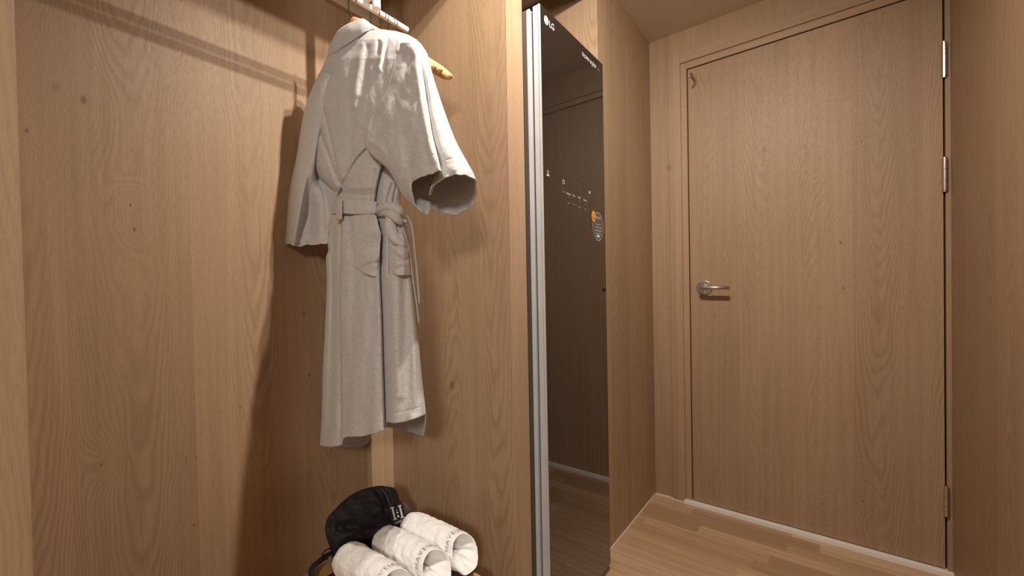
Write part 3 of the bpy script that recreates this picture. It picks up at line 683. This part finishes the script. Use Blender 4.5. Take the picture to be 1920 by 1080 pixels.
PLb = np.array([-1.045, 0.72, 0]); 
def Wb(px, py, d):
    n = np.array([1.0, -0.12, 0]); n /= np.linalg.norm(n)
    ray = Fv + Rv*((px-CX)/FPX)[..., None] - Uv*((py-CY)/FPX)[..., None]
    tt = ((PLb-CAM)@n)/(ray@n); P = CAM+ray*tt[..., None]
    return P-ray/np.linalg.norm(ray, axis=-1, keepdims=True)*d[..., None]
bag = thing('drawstring_pouch', 'black fabric drawstring pouch with a white H emblem, slumped behind the rolled towels', 'bag', (-1.0, 0.74, BT+0.031))
Wsave = W
def W(px, py, d):
    px, py, d = np.broadcast_arrays(np.asarray(px, float), np.asarray(py, float), np.asarray(d, float)); return Wb(px, py, d)
BL = lambda y: interp(y, [(911, 706), (914, 692), (920, 672), (930, 655), (942, 640), (955, 628), (965, 618), (975, 612), (990, 609), (1005, 611), (1020, 616), (1032, 620), (1048, 622)])
BR = lambda y: interp(y, [(911, 718), (914, 738), (920, 744), (935, 749), (950, 754), (965, 762), (985, 764), (1010, 750), (1048, 735)])
pb = tube_rows('pouch_body', np.linspace(911, 1046, 70), BL, BR, lambda y: interp(y, [(911, .008), (920, .03), (950, .05), (1000, .062), (1046, .055)]),
          [('r', [(688, 914), (700, 925), (712, 945), (716, 965)], 5, .010), ('v', [(700, 916), (714, 935), (722, 960)], 5, .010), ('r', [(615, 975), (650, 968), (690, 972)], 8, .010), ('v', [(618, 990), (660, 988), (700, 995)], 8, .012),
           ('r', [(620, 1010), (650, 1004), (690, 1012)], 8, .008), ('v', [(628, 960), (636, 980), (630, 1000)], 5, .008)],
          'bag', bag, noises=((22, 16, 4.0, 0.014), (9, 8, 6.0, 0.004)), nn=110, nf=40, solid=None, cap=True)
for v in pb.data.vertices:
    p = v.co+Vector(bag.location); p.z = max(p.z, BT+0.002); p.x = max(p.x, BX+0.034)
    if p.x > -0.975: p.z = max(p.z, BT+0.046)
    v.co = p-Vector(bag.location)
sheet('pouch_mouth', [(717, 914), (728, 913), (738, 917), (742, 926)], [(735, 965), (744, 962), (752, 956), (756, 948)], [.03, .05, .05, .03], [.055, .065, .06, .04], 'bag', bag, 40, 30, bulge=.01, noises=((8, 14, 2, .006),), solid=.003)
pathtube('drawcord', [(715, 915, .045), (724, 928, .055), (730, 942, .062), (736, 956, .066)], [.0018, .0018], 'flap', bag)
sheet('lining_flap', [(748, 945), (755, 942), (763, 945)], [(752, 968), (760, 966), (770, 958)], [.02, .03, .02], [.03, .035, .03], 'flap', bag, 20, 14, bulge=.004, solid=.002)
sheet('emblem_patch', [(728, 952), (740, 949), (753, 944)], [(736, 986), (748, 984), (762, 976)], [.066, .074, .066], [.074, .082, .070], 'leather', bag, 24, 24, bulge=.002, solid=.001)
def ptext(name, body, size, cx, cy, d, rot, mat, sx=1.0):
    V, Fc = text_geo(body, size); a = math.radians(rot); V = np.array(V)
    x = cx+(V[:, 0]*math.cos(a)*sx+V[:, 1]*math.sin(a)); y = cy+(V[:, 0]*math.sin(a)*sx-V[:, 1]*math.cos(a))
    return mk(name, W(x, y, d), Fc, mat, bag)
def serifH(cx, cy, d, rot, s):
    R_ = []
    def bar(x0, x1, y0, y1): R_.append([(x0, y0), (x1, y0), (x1, y1), (x0, y1)])
    bar(-.42, -.26, -.55, .55); bar(.26, .42, -.55, .55); bar(-.52, -.16, .50, .58); bar(-.52, -.16, -.58, -.50); bar(.16, .52, .50, .58); bar(.16, .52, -.58, -.50)
    R_.append([(-.10, .0), (0, .10), (.10, 0), (0, -.10)]); R_.append([(-.07, .22), (0, .30), (.07, .22), (0, .14)]); R_.append([(-.12, -.42), (.12, -.42), (0, -.16)])
    g = G(); a = math.radians(rot)
    for q in R_:
        q = np.array(q)*s; x = cx+q[:, 0]*math.cos(a)+q[:, 1]*math.sin(a); y = cy+q[:, 0]*math.sin(a)-q[:, 1]*math.cos(a)
        g.add(W(x, y, d), [tuple(range(len(q)))])
    return g.mk('white_emblem', 'white', bag)
serifH(745, 961, 0.086, -14, 21)
ptext('small_lettering', 'HAVEUN', 7.0, 750, 978, 0.090, -22, 'white', 0.8)
pathtube('strap', [(626, 1034, .01), (612, 1042, .02), (600, 1052, .03), (588, 1062, .035), (583, 1075, .04), (588, 1092, .045)], [.008, .010, .010, .010, .010, .010], 'bag', bag, flat=0.3)
pathtube('drawcord', [(622, 1028, .02), (610, 1032, .03), (604, 1042, .035), (606, 1050, .035), (614, 1048, .03)], [.0018, .0018], 'bag', bag)
W = Wsave
